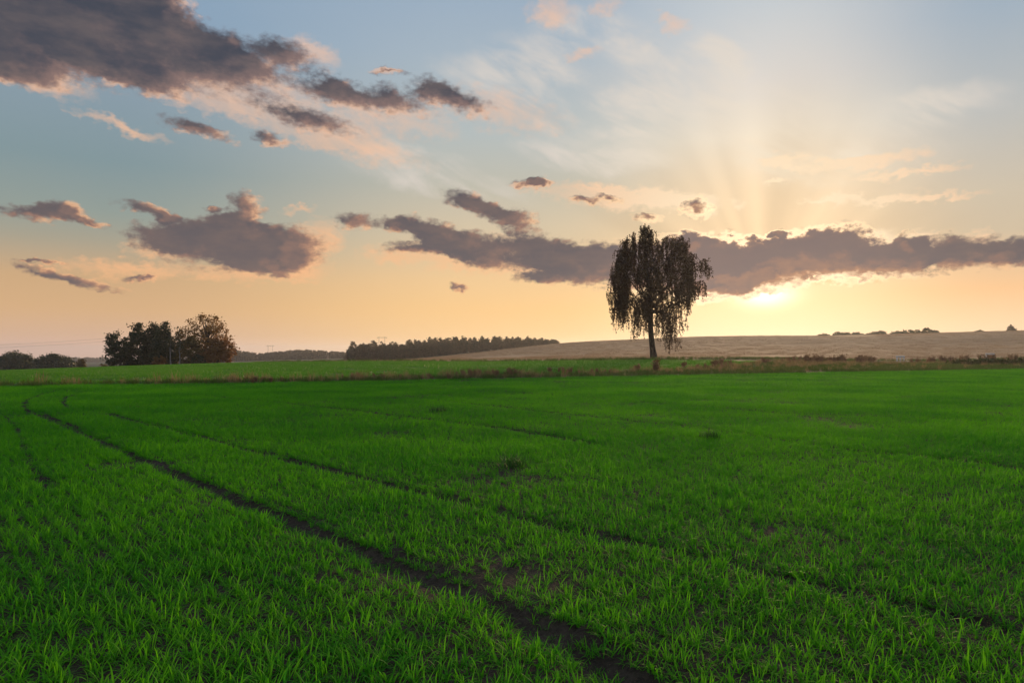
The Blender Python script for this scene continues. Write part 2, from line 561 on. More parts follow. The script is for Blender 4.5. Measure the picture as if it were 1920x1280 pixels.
def ground_material(name, cols, scale, bump=0.3, stretch=(1, 1, 1), fine=14.0, rough=0.95, rot=0.0):
    """earth or turf: three colours mottled over two noise scales, with relief"""
    m = bpy.data.materials.new(name)
    m.use_nodes = True
    tr = m.node_tree
    t = NT(tr)
    p = tr.nodes['Principled BSDF']
    geo = t.n('ShaderNodeNewGeometry')
    pos = geo.outputs['Position']
    if rot:
        vr = t.n('ShaderNodeVectorRotate', rotation_type='Z_AXIS')
        t.put(vr.inputs['Vector'], pos)
        vr.inputs['Angle'].default_value = rot
        pos = vr.outputs[0]
    pos = t.vm('MULTIPLY', pos, stretch)
    a = t.noise(pos, scale, 5.0, 0.6)
    b = t.noise(pos, scale * fine, 4.0, 0.65)
    c = t.mix(t.rng(a, 0.32, 0.68), (*cols[0], 1), (*cols[1], 1))
    c = t.mix(t.rng(b, 0.4, 0.72), c, (*cols[2], 1))
    t.put(p.inputs['Base Color'], c)
    p.inputs['Roughness'].default_value = rough
    p.inputs['Specular IOR Level'].default_value = 0.15
    bp = t.n('ShaderNodeBump')
    bp.inputs['Strength'].default_value = bump
    bp.inputs['Distance'].default_value = 0.05
    t.put(bp.inputs['Height'], t.m('ADD', a, b))
    t.put(p.inputs['Normal'], bp.outputs[0])
    return m


def bark_material(name, c1, c2, scale=3.0):
    m = bpy.data.materials.new(name)
    m.use_nodes = True
    tr = m.node_tree
    t = NT(tr)
    p = tr.nodes['Principled BSDF']
    tc = t.n('ShaderNodeTexCoord')
    v = t.vm('MULTIPLY', tc.outputs['Object'], (2.0, 2.0, 0.8))
    a = t.noise(v, scale, 6.0, 0.65, 0.8)
    t.put(p.inputs['Base Color'], t.mix(t.rng(a, 0.4, 0.62), (*c1, 1), (*c2, 1)))
    p.inputs['Roughness'].default_value = 0.9
    p.inputs['Specular IOR Level'].default_value = 0.1
    bp = t.n('ShaderNodeBump')
    bp.inputs['Strength'].default_value = 0.6
    bp.inputs['Distance'].default_value = 0.04
    t.put(bp.inputs['Height'], a)
    t.put(p.inputs['Normal'], bp.outputs[0])
    return m


M_soil = ground_material('damp_soil', ((0.045, 0.033, 0.023), (0.075, 0.056, 0.040), (0.028, 0.021, 0.015)), 2.2, 0.8)
M_turf = ground_material('wheat_turf', ((0.050, 0.150, 0.016), (0.065, 0.175, 0.020), (0.035, 0.100, 0.012)), 0.25, 0.5, fine=26)
M_rough = ground_material('rough_grass_ground', ((0.060, 0.085, 0.022), (0.085, 0.080, 0.040), (0.040, 0.050, 0.018)), 0.35, 0.6)
M_stub = ground_material('stubble_ground', ((0.270, 0.175, 0.105), (0.390, 0.268, 0.165), (0.170, 0.108, 0.065)), 0.06, 0.6, (0.35, 1.6, 1), fine=22, rot=R(-8))
M_land = ground_material('far_land', ((0.055, 0.075, 0.035), (0.075, 0.090, 0.045), (0.045, 0.055, 0.030)), 0.012, 0.3)
M_road = ground_material('gravel_track', ((0.330, 0.280, 0.230), (0.270, 0.230, 0.190), (0.380, 0.330, 0.280)), 1.2, 0.4)
M_wheat = leaf_material('wheat_blade', (0.014, 0.175, 0.016), (0.135, 0.460, 0.014), 0.48, (1.35, 1.25, 0.5), 0.65, 0.08, None, 0.35)
M_wheat_far = leaf_material('wheat_blade_far', (0.058, 0.200, 0.020), (0.092, 0.265, 0.024), 0.45, (1.3, 1.25, 0.5), 0.45, 0.3, None, 0.06)
M_clump = leaf_material('dark_clump_blade', (0.020, 0.085, 0.012), (0.035, 0.120, 0.014), 0.35)
M_dry = leaf_material('dry_grass_blade', (0.20, 0.150, 0.075), (0.36, 0.275, 0.150), 0.35, (1.2, 1.0, 0.8), 0.7, 0.15)
M_weed = leaf_material('dead_weed', (0.150, 0.098, 0.060), (0.250, 0.165, 0.100), 0.3, (1.2, 1.0, 0.8), 0.7, 0.15)
M_verge = leaf_material('verge_blade', (0.050, 0.105, 0.020), (0.090, 0.135, 0.032), 0.38, None, 0.5, 0.2, None, 0.15)
M_straw = leaf_material('straw', (0.20, 0.135, 0.080), (0.42, 0.310, 0.195), 0.3, (1.1, 1.0, 0.85), 0.6, 0.2)
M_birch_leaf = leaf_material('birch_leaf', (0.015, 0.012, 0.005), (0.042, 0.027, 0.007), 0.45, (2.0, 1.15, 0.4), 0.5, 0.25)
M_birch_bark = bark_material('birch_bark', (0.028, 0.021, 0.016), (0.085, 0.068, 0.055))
M_bark = bark_material('bark', (0.040, 0.030, 0.023), (0.075, 0.058, 0.045))
M_pale_bark = bark_material('pale_bark', (0.16, 0.15, 0.14), (0.26, 0.24, 0.23))
M_dark_leaf = leaf_material('dark_green_leaf', (0.022, 0.036, 0.012), (0.040, 0.055, 0.018), 0.3)
M_olive_leaf = leaf_material('olive_leaf', (0.085, 0.070, 0.018), (0.120, 0.085, 0.020), 0.35, (1.4, 1.1, 0.6))
M_russet_leaf = leaf_material('russet_leaf', (0.130, 0.070, 0.022), (0.190, 0.100, 0.026), 0.4, (1.5, 1.1, 0.6))
M_gold_leaf = leaf_material('golden_leaf', (0.125, 0.075, 0.018), (0.190, 0.112, 0.024), 0.4, (1.4, 1.1, 0.6))
M_pine_leaf = leaf_material('wood_leaf', (0.045, 0.050, 0.028), (0.110, 0.080, 0.042), 0.25)
M_bramble = leaf_material('bramble_leaf', (0.035, 0.055, 0.018), (0.070, 0.075, 0.026), 0.35)


def plain(name, c, rough=0.6, scale=8.0, dirt=0.5):
    m = bpy.data.materials.new(name)
    m.use_nodes = True
    t = NT(m.node_tree)
    p = m.node_tree.nodes['Principled BSDF']
    tc = t.n('ShaderNodeTexCoord')
    a = t.noise(tc.outputs['Object'], scale, 5.0, 0.65)
    t.put(p.inputs['Base Color'], t.mix(t.rng(a, 0.45, 0.75), (*c, 1), (*[v * dirt for v in c], 1)))
    p.inputs['Roughness'].default_value = rough
    return m


M_white = plain('weathered_white_paint', (0.78, 0.76, 0.73), 0.6, 5.0, 0.6)
M_pole = plain('grey_pole_wood', (0.10, 0.09, 0.085), 0.8)
M_wire = plain('wire_metal', (0.06, 0.06, 0.065), 0.5)

# ------------------------------------------------------------------ terrain
# heights are known at these places (picture position along the horizon, depth, height); between them a smooth sheet
CTRL = []
for Y in (-5, 0, 8, 18, 28, 40):
    for X in (-1.1, -0.6, -0.2, 0.2, 0.6, 1.1):
        CTRL.append((X * (Y + 12), Y, 0.0 if Y < 30 else -0.15 * max(0, -X)))


def cp(px, Y, z):
    CTRL.append(((px - 960) / FPX * Y, Y, z))


for px, z in ((-500, -1.4), (0, -0.62), (480, -0.15), (960, 0.0), (1440, 0.02), (1920, 0.0), (2500, 0.2)):
    cp(px, 60, z)
for px, z in ((-500, -2.6), (0, -1.45), (200, -0.95), (430, -0.45), (700, -0.13), (960, -0.10), (1230, 0.22), (1500, 0.0), (1700, -0.25), (1860, -0.05), (2500, 0.6)):
    cp(px, 92, z)
for px, z in ((-600, -5.5), (0, -3.5), (310, -2.45), (430, -1.85), (560, -1.45), (700, -1.05), (960, -0.45), (1230, 0.45), (1500, 0.6), (1900, 1.0), (2500, 2.0)):
    cp(px, 150, z)
for px, z in ((-700, -10), (0, -7.6), (430, -5.0), (700, -2.5), (960, 0.0), (1230, 2.4), (1500, 2.8), (1900, 3.9), (2500, 5.5)):
    cp(px, 225, z)
for px, z in ((-900, -16), (0, -12), (430, -9), (600, -7), (740, -4.4), (800, -2.9), (900, 0.15), (960, 2.1), (1050, 4.7), (1150, 6.2), (1300, 7.85), (1500, 8.4), (1700, 9.5), (1920, 10.9), (2500, 14)):
    cp(px, 350, z)
for px, z in ((-900, -20), (0, -15), (430, -10), (740, -4.8), (960, 1.9), (1050, 3.8), (1300, 6.2), (1600, 7.2), (1920, 8.6), (2500, 11)):
    cp(px, 470, z)
for px, z in ((-900, -24), (0, -20), (430, -13), (650, -10), (960, -6), (1300, -2), (1920, 0), (2500, 0)):
    cp(px, 850, z)
for Y, lo in ((1600, -29), (3500, -48), (8000, -106), (14000, -185)):
    for px in (-1200, 0, 600, 1200, 1920, 3000):
        cp(px, Y, lo + (6 if px > 900 and Y < 3000 else 0))


def warp(X, Y):
    b = np.log(np.maximum(np.asarray(Y, float), -8) + 14.0)
    return np.stack([np.asarray(X, float) / (np.asarray(Y, float) + 14.0) * 2.2, b * 1.6], -1)


_C = np.array(CTRL)
_A = warp(_C[:, 0], _C[:, 1])
_D = np.linalg.norm(_A[:, None] - _A[None], axis=-1)
_K = np.sqrt(_D ** 2 + 0.02)
_n = len(_C)
_S = np.zeros((_n + 3, _n + 3))
_S[:_n, :_n] = _K + np.eye(_n) * -1e-4
_S[:_n, _n] = 1
_S[:_n, _n + 1:] = _A
_S[_n:, :_n] = _S[:_n, _n:].T
_W = np.linalg.solve(_S, np.concatenate([_C[:, 2], np.zeros(3)]))

ND = np.array([0.7317, 0.6816])     # across the drill rows
TD = np.array([0.6816, -0.7317])    # along the drill rows
TRACKS = []                         # wheel tracks: world polyline, half width


def track_px(pts, hw):
    P = []
    for px, py in pts:
        Y = EYE * FPX / (py - HORIZON)
        P.append(((px - 960) / FPX * Y, Y))
    TRACKS.append((np.array(P), hw))


def track_s(s0, s1, t0, t1, hw):
    TRACKS.append((np.array([ND * s0 + TD * t0, ND * (s0 * 0.5 + s1 * 0.5) + TD * (t0 + t1) / 2, ND * s1 + TD * t1]), hw))


track_px([(1290, 1330), (1000, 1172), (800, 1082), (600, 1001), (450, 940), (320, 885), (200, 835), (95, 786), (60, 776)], 0.115)
track_px([(60, 776), (44, 765), (52, 752), (80, 740), (120, 731)], 0.07)
track_px([(2100, 1260), (1920, 1200), (1600, 1120), (1350, 1052), (1050, 990), (850, 935), (700, 900), (500, 850), (350, 815), (200, 778)], 0.085)
track_px([(132, 770), (118, 757), (126, 746), (160, 736)], 0.06)
track_px([(1150, 835), (950, 801), (800, 785), (620, 765), (470, 751), (330, 738)], 0.11)
track_px([(2050, 905), (1840, 870), (1600, 845), (1300, 800), (1000, 768), (760, 742)], 0.09)
track_px([(1900, 792), (1450, 774), (1150, 748), (900, 730)], 0.10)
track_px([(150, 975), (100, 930), (58, 870), (30, 800), (10, 780)], 0.03)


def track_mask(X, Y):
    """1 in the middle of a wheel track, 0 outside"""
    X = np.asarray(X, float)
    Y = np.asarray(Y, float)
    out = np.zeros(X.shape)
    for P, hw in TRACKS:
        lo, hi = P.min(0) - 1, P.max(0) + 1
        sel = (X > lo[0]) & (X < hi[0]) & (Y > lo[1]) & (Y < hi[1])
        if not sel.any():
            continue
        x, y = X[sel], Y[sel]
        d = np.full(x.shape, 9.0)
        for a, b in zip(P[:-1], P[1:]):
            ab = b - a
            tt = np.clip(((x - a[0]) * ab[0] + (y - a[1]) * ab[1]) / (ab @ ab), 0, 1)
            d = np.minimum(d, np.hypot(x - a[0] - tt * ab[0], y - a[1] - tt * ab[1]))
        d = d + (vnoise(x, y, 2.3, 2) - 0.5) * 0.12
        out[sel] = np.maximum(out[sel], np.clip(1.35 - d / hw, 0, 1))
    return out


def height(X, Y, relief=True):
    X = np.asarray(X, float)
    Y = np.asarray(Y, float)
    sh = X.shape
    x, y = X.ravel(), Y.ravel()
    z = np.empty(len(x))
    for i in range(0, len(x), 20000):
        a = warp(x[i:i + 20000], y[i:i + 20000])
        k = np.sqrt(((a[:, None] - _A[None]) ** 2).sum(-1) + 0.02)
        z[i:i + 20000] = k @ _W[:_n] + _W[_n] + a @ _W[_n + 1:]
    if relief:
        nearw = np.clip((60 - y) / 30, 0, 1)
        s = x * ND[0] + y * ND[1]
        z = z + nearw * (0.05 * (vnoise(x, y, 0.35, 2) - 0.5) + 0.022 * (vnoise(x, y, 5.0, 3) - 0.5) * np.clip((25 - y) / 12, 0, 1)
                         - 0.06 * track_mask(x, y) + 0.006 * np.cos(s * 2 * np.pi / 0.125) * np.clip((12 - y) / 5, 0, 1))
        farw = np.clip((y - 60) / 100, 0, 1)
        z = z + farw * (vnoise(x, y, 0.02, 3) - 0.5) * np.clip(y * 0.0035, 0, 8) * 0.55
    return z.reshape(sh)


def b1(X):      # far edge of the near wheat field
    return np.where(X < -22, 26.2 + 0.12 * (X + 22), np.where(X > 40, 52.5 + 0.15 * (X - 40), 35.5 + 0.424 * X)).clip(16, 70)


def b2(X):      # far edge of the weedy balk
    return b1(X) + np.interp(X, [-40, -15, 0, 10, 20, 27, 34, 60], [1.5, 1.9, 3.4, 6.5, 16.0, 28, 36, 26])


def b3(X):      # far edge of the second wheat field
    return np.maximum(np.interp(X, [-160, -110, -75, -50, -35, -20, 0, 30, 100, 200], [170, 165, 155, 128, 103, 90, 85, 82, 84, 90]), b2(X) + 0.5)


def b4(X):      # stubble begins
    return b3(X) + np.interp(X, [-60, -30, 0, 20, 40, 120], [3, 4, 6, 11, 18, 18])


def b5(X):
    return np.full(np.shape(X), 372.0)


CC = np.concatenate([np.linspace(-2.2, -1.0, 16)[:-1], np.linspace(-1.0, 1.0, 261), np.linspace(1.0, 2.2, 16)[1:]])


def solve_edge(bf):
    Y = np.full(CC.shape, 60.0)
    for _ in range(60):
        Y = 0.5 * Y + 0.5 * bf(CC * (Y + 6))
    return Y


E1, E2, E3, E4, E5 = (solve_edge(f) for f in (b1, b2, b3, b4, b5))
E0 = np.full(CC.shape, -4.5)
E6 = np.full(CC.shape, 3600.0)


def band(name, Ya, Yb, rows, mat, power=1.0, keep=None, lift=0.0, cols=None):
    cc = CC
    f = np.linspace(0, 1, rows)
    ya, yb = Ya + 8, Yb + 8
    Y = ya[None] * (yb / ya)[None] ** (f[:, None] ** power) - 8
    X = cc[None] * (Y + 6)
    Z = height(X, Y) + lift
    n = len(cc)
    V = np.stack([X, Y, Z], -1).reshape(-1, 3)
    i = np.arange(rows - 1)[:, None] * n
    j = np.arange(n - 1)[None]
    ok = np.ones(n - 1, bool) if keep is None else keep[:-1] & keep[1:]
    q = np.stack([i + j, i + j + 1, i + n + j + 1, i + n + j], -1)[:, ok].reshape(-1, 4)
    return link(name, mesh_arrays(name, V, q, (mat,), True))


tag(band('wheat_field_ground', E0, E1, 250, M_soil), 'dark soil of the near young wheat field', 'ground', kind='structure')
tag(band('field_balk', E1, E2, 30, M_rough), 'rough weedy balk between the two wheat fields', 'ground', kind='structure')
tag(band('far_wheat_ground', E2, E3, 60, M_turf), 'green second wheat field beyond the balk', 'ground', kind='structure')
tag(band('road_verge_ground', E3, E4, 12, M_rough), 'grassy verge along the road at the foot of the hill', 'ground', kind='structure')
stub_cols = CC > -0.355
tag(band('stubble_hill', E4, E5, 90, M_stub, keep=stub_cols), 'pale brown stubble field rising to the skyline', 'ground', kind='structure')
tag(band('valley_ground', E4, E5, 60, M_land, keep=CC < -0.345), 'low land falling away left of the stubble', 'ground', kind='structure')
tag(band('terrain', E5, E6, 90, M_land), 'far land reaching the horizon', 'ground', kind='structure')
gb = MB()
gb.add([(-600, -600, -0.14), (600, -600, -0.14), (600, 2, -0.14), (-600, 2, -0.14)], [[0, 1, 2, 3]])
tag(link('ground', gb.mesh('ground', (M_turf,))), 'field behind the viewer', 'ground', kind='structure')


def zat(x, y):
    return float(height(np.array([x]), np.array([y]))[0])


# ------------------------------------------------------------------ scattering of uncountable plants
def hidden_collection(name, meshes):
    c = bpy.data.collections.new(name)
    for i, me in enumerate(meshes):
        o = bpy.data.objects.new('%s_%02d' % (name, i), me)
        c.objects.link(o)
    return c


def scatter(name, P, rot, scl, idx, coll, mat=None):
    me = bpy.data.meshes.new(name)
    n = len(P)
    me.vertices.add(n)
    me.vertices.foreach_set('co', np.asarray(P, np.float32).ravel())
    a = me.attributes.new('rot', 'FLOAT_VECTOR', 'POINT')
    a.data.foreach_set('vector', np.asarray(rot, np.float32).ravel())
    a = me.attributes.new('scl', 'FLOAT_VECTOR', 'POINT')
    a.data.foreach_set('vector', np.asarray(scl, np.float32).ravel())
    a = me.attributes.new('idx', 'INT', 'POINT')
    a.data.foreach_set('value', np.asarray(idx, np.int32))
    o = link(name, me)
    ng = bpy.data.node_groups.new(name + '_scatter', 'GeometryNodeTree')
    ng.interface.new_socket('Geometry', in_out='INPUT', socket_type='NodeSocketGeometry')
    ng.interface.new_socket('Geometry', in_out='OUTPUT', socket_type='NodeSocketGeometry')
    nd = ng.nodes
    gi, go = nd.new('NodeGroupInput'), nd.new('NodeGroupOutput')
    ci = nd.new('GeometryNodeCollectionInfo')
    ci.inputs['Collection'].default_value = coll
    ci.inputs['Separate Children'].default_value = True
    ci.inputs['Reset Children'].default_value = True
    ip = nd.new('GeometryNodeInstanceOnPoints')
    ip.inputs['Pick Instance'].default_value = True

    def named(nm, dt):
        q = nd.new('GeometryNodeInputNamedAttribute')
        q.data_type = dt
        q.inputs['Name'].default_value = nm
        return q.outputs['Attribute']
    L = ng.links.new
    L(gi.outputs[0], ip.inputs['Points'])
    L(ci.outputs[0], ip.inputs['Instance'])
    L(named('idx', 'INT'), ip.inputs['Instance Index'])
    L(named('rot', 'FLOAT_VECTOR'), ip.inputs['Rotation'])
    L(named('scl', 'FLOAT_VECTOR'), ip.inputs['Scale'])
    L(ip.outputs[0], go.inputs[0])
    md = o.modifiers.new('scatter', 'NODES')
    md.node_group = ng
    return o


def blades(mb, rng, base, n, length, width, lean, curl, segs=4, spread=0.02):
    """n arching blades of grass around a base point"""
    base = np.asarray(base, float)
    for _ in range(n):
        L = length * rng.uniform(0.6, 1.15)
        a = rng.uniform(0, 2 * np.pi)
        d = np.array([math.cos(a), math.sin(a)])
        b0 = base[:2] + rng.normal(0, spread, 2)
        ang = rng.uniform(0.05, lean)
        k = rng.uniform(0.2, curl)
        side = np.array([-d[1], d[0], 0.0])
        tw = rng.uniform(-0.6, 0.6)
        side = side * math.cos(tw) + np.array([0, 0, 1.0]) * math.sin(tw) * 0.5
        p = np.array([b0[0], b0[1], base[2]])
        V = []
        for i in range(segs + 1):
            f = i / segs
            w = width * (0.75 + 0.5 * math.sin(f * 2.2)) * (1 - f ** 2.5) * 0.5 + 0.0003
            V += [p - side * w, p + side * w]
            th = ang + k * f ** 1.6
            p = p + np.array([d[0] * math.sin(th), d[1] * math.sin(th), math.cos(th)]) * L / segs
        F = [[2 * i, 2 * i + 1, 2 * i + 3, 2 * i + 2] for i in range(segs)]
        mb.add(V, F)


rng = np.random.default_rng(11)
tufts = []
for i in range(14):
    mb = MB()
    blades(mb, rng, (0, 0, -0.005), int(rng.integers(8, 14)), 0.100, 0.0052, 1.35, 2.5, 4, 0.018)
    tufts.append(mb.mesh('wheat_tuft_%02d' % i, (M_wheat,), True))
C_tuft = hidden_collection('wheat_tuft', tufts)


def in_view(X, Y, margin=2.0):
    return (np.abs(X) < 0.765 * Y + margin) & (Y > 1.5)


def wheat_points(ymin, ymax, row, step, seed):
    r = np.random.default_rng(seed)
    m = 75.0
    s = np.arange(-20, m, row)
    tt = np.arange(-60, 60, step)
    S, T = np.meshgrid(s, tt, indexing='ij')
    S = S + r.normal(0, row * 0.17, S.shape)
    T = T + r.uniform(-step * 0.55, step * 0.55, T.shape)
    X = (S * ND[0] + T * TD[0]).ravel()
    Y = (S * ND[1] + T * TD[1]).ravel()
    k = in_view(X, Y) & (Y >= ymin) & (Y < ymax) & (Y < b1(X) - 0.1)
    X, Y = X[k], Y[k]
    tm = track_mask(X, Y)
    pat = vnoise(X, Y, 0.9, 3)
    keep = r.random(len(X)) > np.clip(tm * 0.58, 0, 0.52)
    keep &= r.random(len(X)) > np.clip((0.34 - pat) * 4.0, 0, 0.55)
    X, Y, tm, pat = X[keep], Y[keep], tm[keep], pat[keep]
    big = vnoise(X, Y, 0.22, 2)
    sc = r.uniform(0.45, 1.25, len(X)) * (0.72 + 0.55 * pat) * (0.88 + 0.3 * big) * (1 - 0.45 * tm)
    return X, Y, sc, r


parts = [wheat_points(1.5, 13, 0.128, 0.025, 1), wheat_points(13, 27, 0.128, 0.038, 2), wheat_points(27, 60, 0.16, 0.075, 3)]
PX, PY, PS, PR = [], [], [], []
for k, (X, Y, sc, r) in enumerate(parts):
    PX.append(X)
    PY.append(Y)
    PS.append(np.stack([sc * (1, 1.1, 1.7)[k]] * 2 + [sc * (1, 1, 1.05)[k]], -1))
    PR.append(np.stack([r.normal(0, 0.13, len(X)), r.normal(0, 0.13, len(X)), r.uniform(0, 6.283, len(X))], -1))
PX, PY, PS, PR = (np.concatenate(a) for a in (PX, PY, PS, PR))
print('wheat tufts', len(PX))
PZ = height(PX, PY)
tag(scatter('young_wheat', np.stack([PX, PY, PZ], -1), PR, PS, rng.integers(0, 14, len(PX)), C_tuft),
    'young green wheat growing in drilled rows in the near field', 'wheat', kind='stuff')

# second field and turf: patches of coarse blades
patches = []
for i in range(6):
    mb = MB()
    for _ in range(120):
        x, y = rng.uniform(-0.75, 0.75, 2)
        blades(mb, rng, (x, y, -0.01), 1, 0.17, 0.024, 0.6, 1.3, 2, 0.0)
    patches.append(mb.mesh('wheat_patch_%02d' % i, (M_wheat_far,), True))
C_patch = hidden_collection('wheat_patch', patches)


def area_points(lo, hi, dens, seed, extra=None, umax=0.80, ymax=400):
    """random points between two edges, in a wedge a little wider than the view"""
    r = np.random.default_rng(seed)
    n = int(dens * ymax * ymax * umax)
    Y = np.sqrt(r.random(n)) * ymax
    X = r.uniform(-umax, umax, n) * Y
    k = (Y > lo(X)) & (Y < hi(X))
    if extra is not None:
        k &= extra(X, Y)
    return X[k], Y[k], r


X, Y, r = area_points(lambda x: b2(x) - 0.3, lambda x: b3(x) + 0.3, 0.75, 21, ymax=172)
print('far patches', len(X))
sc = r.uniform(0.8, 1.15, len(X))
tag(scatter('far_young_wheat', np.stack([X, Y, height(X, Y)], -1), np.stack([0 * X, 0 * X, r.uniform(0, 6.28, len(X))], -1),
            np.stack([sc, sc, sc], -1), r.integers(0, 6, len(X)), C_patch), 'even green crop of the second field beyond the balk', 'wheat', kind='stuff')

# dry and green tussocks on the balk and the verge
dry, green = [], []
for i in range(6):
    mb = MB()
    blades(mb, rng, (0, 0, -0.02), 34, 0.52, 0.011, 0.55, 1.0, 3, 0.10)
    dry.append(mb.mesh('dry_tussock_%02d' % i, (M_dry,), True))
    mb = MB()
    blades(mb, rng, (0, 0, -0.02), 40, 0.34, 0.013, 0.7, 1.5, 3, 0.12)
    green.append(mb.mesh('green_tussock_%02d' % i, (M_verge,), True))
C_dry = hidden_collection('dry_tussock', dry)
C_green = hidden_collection('green_tussock', green)


def tuss(name, coll, lo, hi, dens, seed, label, cat, keep, ymax=125, smin=0.6, smax=1.3):
    X, Y, r = area_points(lo, hi, dens, seed, keep, ymax=ymax)
    print(name, len(X))
    sc = r.uniform(smin, smax, len(X))
    return tag(scatter(name, np.stack([X, Y, height(X, Y)], -1), np.stack([r.normal(0, .1, len(X)), r.normal(0, .1, len(X)), r.uniform(0, 6.28, len(X))], -1),
                       np.stack([sc, sc, sc * r.uniform(0.8, 1.25, len(X))], -1), r.integers(0, 6, len(X)), coll), label, cat, kind='stuff')


tuss('balk_green_grass', C_green, lambda x: b1(x) - 0.5, lambda x: b2(x) + 0.4, 5.0, 31, 'rough green grass of the balk between the fields', 'grass',
     lambda X, Y: vnoise(X, Y, 0.3, 2) > 0.25, smin=0.45, smax=1.0)


def dry_keep(X, Y):
    d = np.interp(X, [-30, -17, -15, -7, -4, -3, -1.6, 1.2, 3, 8, 14, 22, 45], [0.12, 0.2, 0.9, 0.9, 0.5, 0.9, 0.9, 0.6, 0.35, 0.5, 0.5, 0.42, 0.30])
    f = (Y - b1(X)) / (b2(X) - b1(X))
    d = np.where(X > 8, d * np.interp(f, [0, 0.25, 0.5, 1], [0.0, 0.25, 1.0, 0.9]), d * np.interp(f, [0, 0.15, 0.4, 1], [0.2, 0.8, 1.0, 0.8]))
    return np.random.default_rng(4).random(len(X)) * 1.0 < d * np.clip((vnoise(X, Y, 0.35, 2) - 0.2) * 2.4, 0.15, 1)


tuss('dry_grass', C_dry, lambda x: b1(x) + 0.2, lambda x: b2(x) + 0.3, 3.4, 32, 'dry tan grass standing along the balk between the fields', 'grass', dry_keep, ymax=110, smin=0.5, smax=1.1)
tuss('verge_grass', C_green, lambda x: b3(x) - 0.5, lambda x: b4(x) + 0.6, 1.5, 33, 'dark green grass of the verge below the stubble', 'grass',
     lambda X, Y: (X > -75) & ~((X > 22) & (Y < 91)) & ~((X > 48) & (X < 53) & (Y < 95)), ymax=130, smin=0.8, smax=1.4)

stubs = []
for i in range(5):
    mb = MB()
    for _ in range(70):
        x, y = rng.uniform(-1.2, 1.2, 2)
        y = round(y / 0.3) * 0.3 + rng.normal(0, 0.04)
        blades(mb, rng, (x, y, -0.02), 1, 0.26, 0.03, 0.35, 0.3, 1, 0.0)
    stubs.append(mb.mesh('stubble_patch_%02d' % i, (M_straw,), False))
C_stub = hidden_collection('stubble_patch', stubs)
X, Y, r = area_points(lambda x: b4(x) + 0.3, b5, 0.20, 41, lambda X, Y: (X / (Y + 6) > -0.345) & (vnoise(X, Y, 0.04, 3) > 0.3), ymax=372)
print('stubble patches', len(X))
sc = r.uniform(0.8, 1.25, len(X))
tag(scatter('straw_stubble', np.stack([X, Y, height(X, Y)], -1), np.stack([0 * X, 0 * X, R(8) + r.normal(0, .05, len(X))], -1),
            np.stack([sc, sc, sc], -1), r.integers(0, 5, len(X)), C_stub), 'cut straw stubble covering the brown hillside', 'stubble', kind='stuff')

# pale road slivers behind the verge, at the right
mb = MB()
xs = np.linspace(18, 110, 60)
yc = np.interp(xs, [18, 40, 110], [93.5, 93.5, 101])
for off0, off1 in ((-1.7, 1.7),):
    V = []
    for x, y in zip(xs, yc):
        for o in (off0, off1):
            V.append((x, y + o, zat(x, y) + 0.10))
    V = np.array(V)
    mb.add(V, [[2 * i, 2 * i + 2, 2 * i + 3, 2 * i + 1] for i in range(len(xs) - 1)])
tag(link('gravel_road', mb.mesh('gravel_road', (M_road,), True)), 'pale gravel road between the verge and the stubble', 'road', kind='structure')


# ------------------------------------------------------------------ trees
def crown_tree(rng, H, W, prof, base=0.15, n_tip=60, per=40, leaf=0.3, clump=0.6, trunk_r=0.2, limbs=24, lean=0.0, flat=0.75, depth=1.0):
    """trunk with limbs, and a crown of leaf clumps carried at the limbs' ends; prof(f) = half-width share at height share f"""
    wood, crown = MB(), MB()
    zz = np.linspace(0, 0.86 * H, 8)
    wob = np.cumsum(rng.normal(0, 0.012 * H, (8, 2)), 0)
    wob -= wob[0]
    wob[:, 0] += lean * zz / H
    tp = np.column_stack([wob, zz])
    wood.tube(tp, trunk_r * (1.25 - zz / H * 1.2).clip(0.1), 7)
    tips = []
    while len(tips) < n_tip:
        f = rng.uniform(base, 1.0)
        hw = prof(f)
        if rng.random() > hw + 0.05:
            continue
        rr = hw * W / 2 * rng.uniform(0.15, 1.0) ** 0.55
        a = rng.uniform(0, 2 * np.pi)
        cx = np.interp(f * H, zz, tp[:, 0])
        tips.append((cx + rr * math.cos(a), rr * math.sin(a) * depth, f * H - clump * 0.3))
    tips = np.array(tips)
    for i, tpz in enumerate(tips):
        if i < limbs:
            h0 = max(0.12 * H, min(tpz[2] * rng.uniform(0.45, 0.8), 0.84 * H))
            s = np.array([np.interp(h0, zz, tp[:, 0]), np.interp(h0, zz, tp[:, 1]), h0])
            mid = (s + tpz) / 2 + np.array([0, 0, 0.10 * np.linalg.norm(tpz - s)]) + rng.normal(0, 0.03 * H, 3) * 0.5
            q = np.linspace(0, 1, 6)[:, None]
            path = s * (1 - q) ** 2 + 2 * mid * q * (1 - q) + tpz * q ** 2
            wood.tube(path, trunk_r * 0.42 * (1 - 0.85 * q[:, 0]), 5)
        c = clump * rng.uniform(0.6, 1.3)
        C = tpz + rng.normal(0, 1, (int(per * rng.uniform(0.6, 1.3)), 3)) * np.array([c, c, c * flat]) * 0.55
        C = C[C[:, 2] > 0.1]
        crown.leaves(C, leaf, rng)
    return wood, crown


def place_tree(name, px, py_base, Y, wc, label, cat, mats, group=None, z=None, rz=0.0, sink=0.15):
    x = (px - 960) / FPX * Y
    o = empty(name, (x, Y, (zat(x, Y) if z is None else z) - sink), label, cat, group, rz)
    link('trunk', wc[0].mesh('trunk', (mats[0],), True), o)
    link('crown', wc[1].mesh('crown', (mats[1],)), o)
    return o


